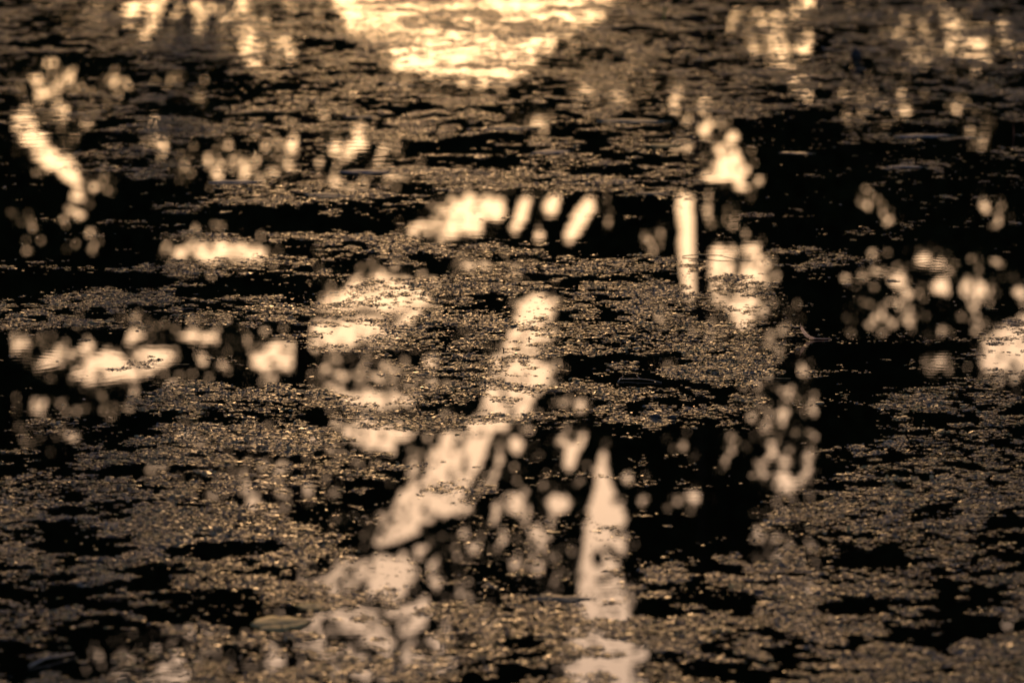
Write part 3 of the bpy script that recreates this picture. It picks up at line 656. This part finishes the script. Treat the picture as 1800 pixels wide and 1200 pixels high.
# bleached twig
def stick(name, label, cat, pts, r0, mat, nbr=0, group=None):
    P3 = []
    for (a, b, h) in pts:
        x, y = W(a, b); P3.append(Vector((float(x), float(y), h)))
    o0 = P3[0].copy(); t = empty(name, (o0.x, o0.y, 0)); tag(t, label, cat, group)
    P3 = [p-Vector((o0.x, o0.y, 0)) for p in P3]
    V, Fs = tube(P3, [r0*(1-.5*i/(len(P3)-1)) for i in range(len(P3))], 7); mesh_py('stem', V, Fs, M[mat], t, True)
    for k in range(nbr):
        j = (k*2+1) % (len(P3)-1); p = P3[j]; V, Fs = tube([p, p+Vector((.004*(-1)**k, .006, .003)), p+Vector((.007*(-1)**k, .012, .004))], [r0*.6, r0*.4, r0*.25], 5); mesh_py('side_shoot', V, Fs, M[mat], t, True)
    return t
stick('twig', 'thin pale twig lying across black water in the middle mat', 'twig', [(1086, 672, .001), (1090, 668.5, .003), (1105, 668.5, .003), (1125, 669, .004), (1145, 670.5, .003), (1163, 673, .001)], .0012, 'twig', 2)
stick('dry_stalk', 'fine dry stalk trailing right from the duckweed cluster at left', 'stalk', [(268, 641.5, .001), (290, 641.8, .0015), (312, 641, .001), (333, 640.5, .001)], .0005, 'stalk', 0)
stick('dry_stalk', 'long thin stalk lying above the dark gap in the centre mat', 'stalk', [(757, 625, .002), (780, 624.3, .004), (805, 625, .004), (838, 624.5, .001)], .0008, 'stalk', 1)
stick('dry_stalk', 'straight stalk laid along the open water right of the pale twig', 'stalk', [(1320, 665, .001), (1350, 666.5, .003), (1390, 667, .002)], .0008, 'stalk', 1)
stick('dry_stalk', 'curved stalk on the bright tall gap under the long dark band', 'stalk', [(1200, 452, .002), (1225, 451, .005), (1262, 453.5, .006), (1290, 456.5, .003), (1320, 459, .001)], .0013, 'stalk', 1)
stick('dry_stalk', 'blurred pale stalk in the weed at the bottom left corner', 'stalk', [(52, 1172, .002), (80, 1163, .006), (130, 1152, .004)], .0022, 'twig', 1)
# dark pointed bud out on the far water
x, y = W(1505, 110); t = empty('lily_bud', (float(x), float(y), 0)); tag(t, 'dark pointed bud poking out of the far weed at upper right', 'flower bud')
V, Fs = [], []; prof = [(0, .006), (.006, .011), (.014, .0145), (.022, .013), (.029, .0085), (.036, .003), (.038, .0005)]
for (h, r0) in prof:
    for k in range(12): V.append((r0*(1+.12*math.cos(3*k*math.pi/6))*math.cos(k*math.pi/6)*1.15 - h*.12, r0*math.sin(k*math.pi/6), h*1.15))
for i in range(len(prof)-1):
    for k in range(12): Fs.append((i*12+k, i*12+(k+1) % 12, (i+1)*12+(k+1) % 12, (i+1)*12+k))
mesh_py('petals', V, Fs, M['pad_dark'], t, True)
V, Fs = tube([(0, 0, -.03), (0, 0, .004)], [.003, .004], 6); mesh_py('stem', V, Fs, M['sprout'], t, True)
# one fresh grass blade and a red-brown stem
def blade(px, py, hpx, lean, mat, label, name, cat, wmm):
    x, y = W(px, py); x, y = float(x), float(y); sc = y/11.35; H = hpx*PXM*sc; o = []
    V = []; Fs = []
    for i in range(7):
        f = i/6; wd = wmm*.001*(1-f)**.7+.0002
        c = Vector((lean*H*f*f, .1*H*f, H*f))
        V += [c+Vector((-wd, 0, 0)), c+Vector((0, wd*.5, 0)), c+Vector((wd, 0, 0)), c+Vector((0, wd*.15, 0))]
    for i in range(6):
        for k in range(4): Fs.append((i*4+k, i*4+(k+1) % 4, (i+1)*4+(k+1) % 4, (i+1)*4+k))
    o = mesh_py(name, V, Fs, M[mat], None, True); o.location = (x, y, -.002); tag(o, label, cat)
blade(1167, 34, 30, .15, 'green', 'single bright green grass blade standing at the top edge', 'grass_blade', 'grass blade', 3)
blade(1782, 238, 22, -.05, 'red_stem', 'red brown stem standing in black water at the right edge', 'reed_stem', 'stem', 2.6)
# short bits of dry stalk caught in the weed
rb = random.Random(21)
for px, py, lab in [(640, 640, 'bit of pale stalk in the mat left of the bright lane'), (1120, 590, 'bit of pale stalk in the mat right of the bright lane'),
    (390, 905, 'bit of blurred stalk in the tan weed at lower left'), (1640, 780, 'bit of pale stalk in the grey weed at the right'), (320, 545, 'bit of pale stalk in the long left mat'), (1290, 700, 'bit of pale stalk near the right end of the centre mat')]:
    ln = rb.uniform(12, 30); sl = rb.uniform(-2.5, 2.5)
    stick('stalk_bit', lab, 'stalk', [(px, py, .0018), (px+ln*.5, py+sl*.4, .0035), (px+ln, py+sl, .0022)], .0007, 'twig', 0, 'bits of dry stalk in the weed')
# little dark shoots that stick up through the mats
shoots = [(755, 553, 8, 'dark shoot at the right edge of the bright weedy reflection'), (810, 651, 10, 'tall dark shoot in the grey part of the centre mat'),
 (797, 653, 6, 'short dark shoot left of the tall one in the grey patch'), (882, 647, 6, 'dark shoot standing on a tiny raft in the bright lane'),
 (819, 679, 8, 'dark shoot below the grey patch, nearer than the tall one'), (852, 676, 7, 'dark shoot right of the nearest one in the centre'),
 (885, 616, 6, 'dark shoot at the left bank of the bright lane'), (838, 633, 5, 'rightmost shoot of the tiny row beside the dark gap'),
 (420, 549, 7, 'dark shoot in the long left mat'), (930, 597, 6, 'dark shoot in the mat above the bright lane'), (1161, 633, 5, 'dark shoot in the mat right of the bright lane'),
 (1023, 572, 6, 'dark shoot in the mat right of the small cream reflection')]
for i, (px, py, hp, lab) in enumerate(shoots):
    x, y = W(px, py); H = hp*PXM; t = empty('plant_shoot', (float(x), float(y), -.001)); tag(t, lab, 'plant shoot', 'dark shoots poking through the mats')
    V, Fs = tube([(0, 0, 0), (.0004, 0, H*.5), (.0002+.001*(-1)**i, 0, H)], [.0013, .0011, .0006], 5); mesh_py('stem', V, Fs, M['sprout'], t, True)
    mb = MB()
    for k in range(4):
        a = k*1.57+i; b0 = Vector((0, 0, H*(.35+.15*k))); e = b0+Vector((math.cos(a)*.003, math.sin(a)*.003, .0015)); V, Fs = tube([b0, e], [.0008, .0005], 4); mb.add(V, Fs)
    mb.build('leaflets', M['sprout'], t)
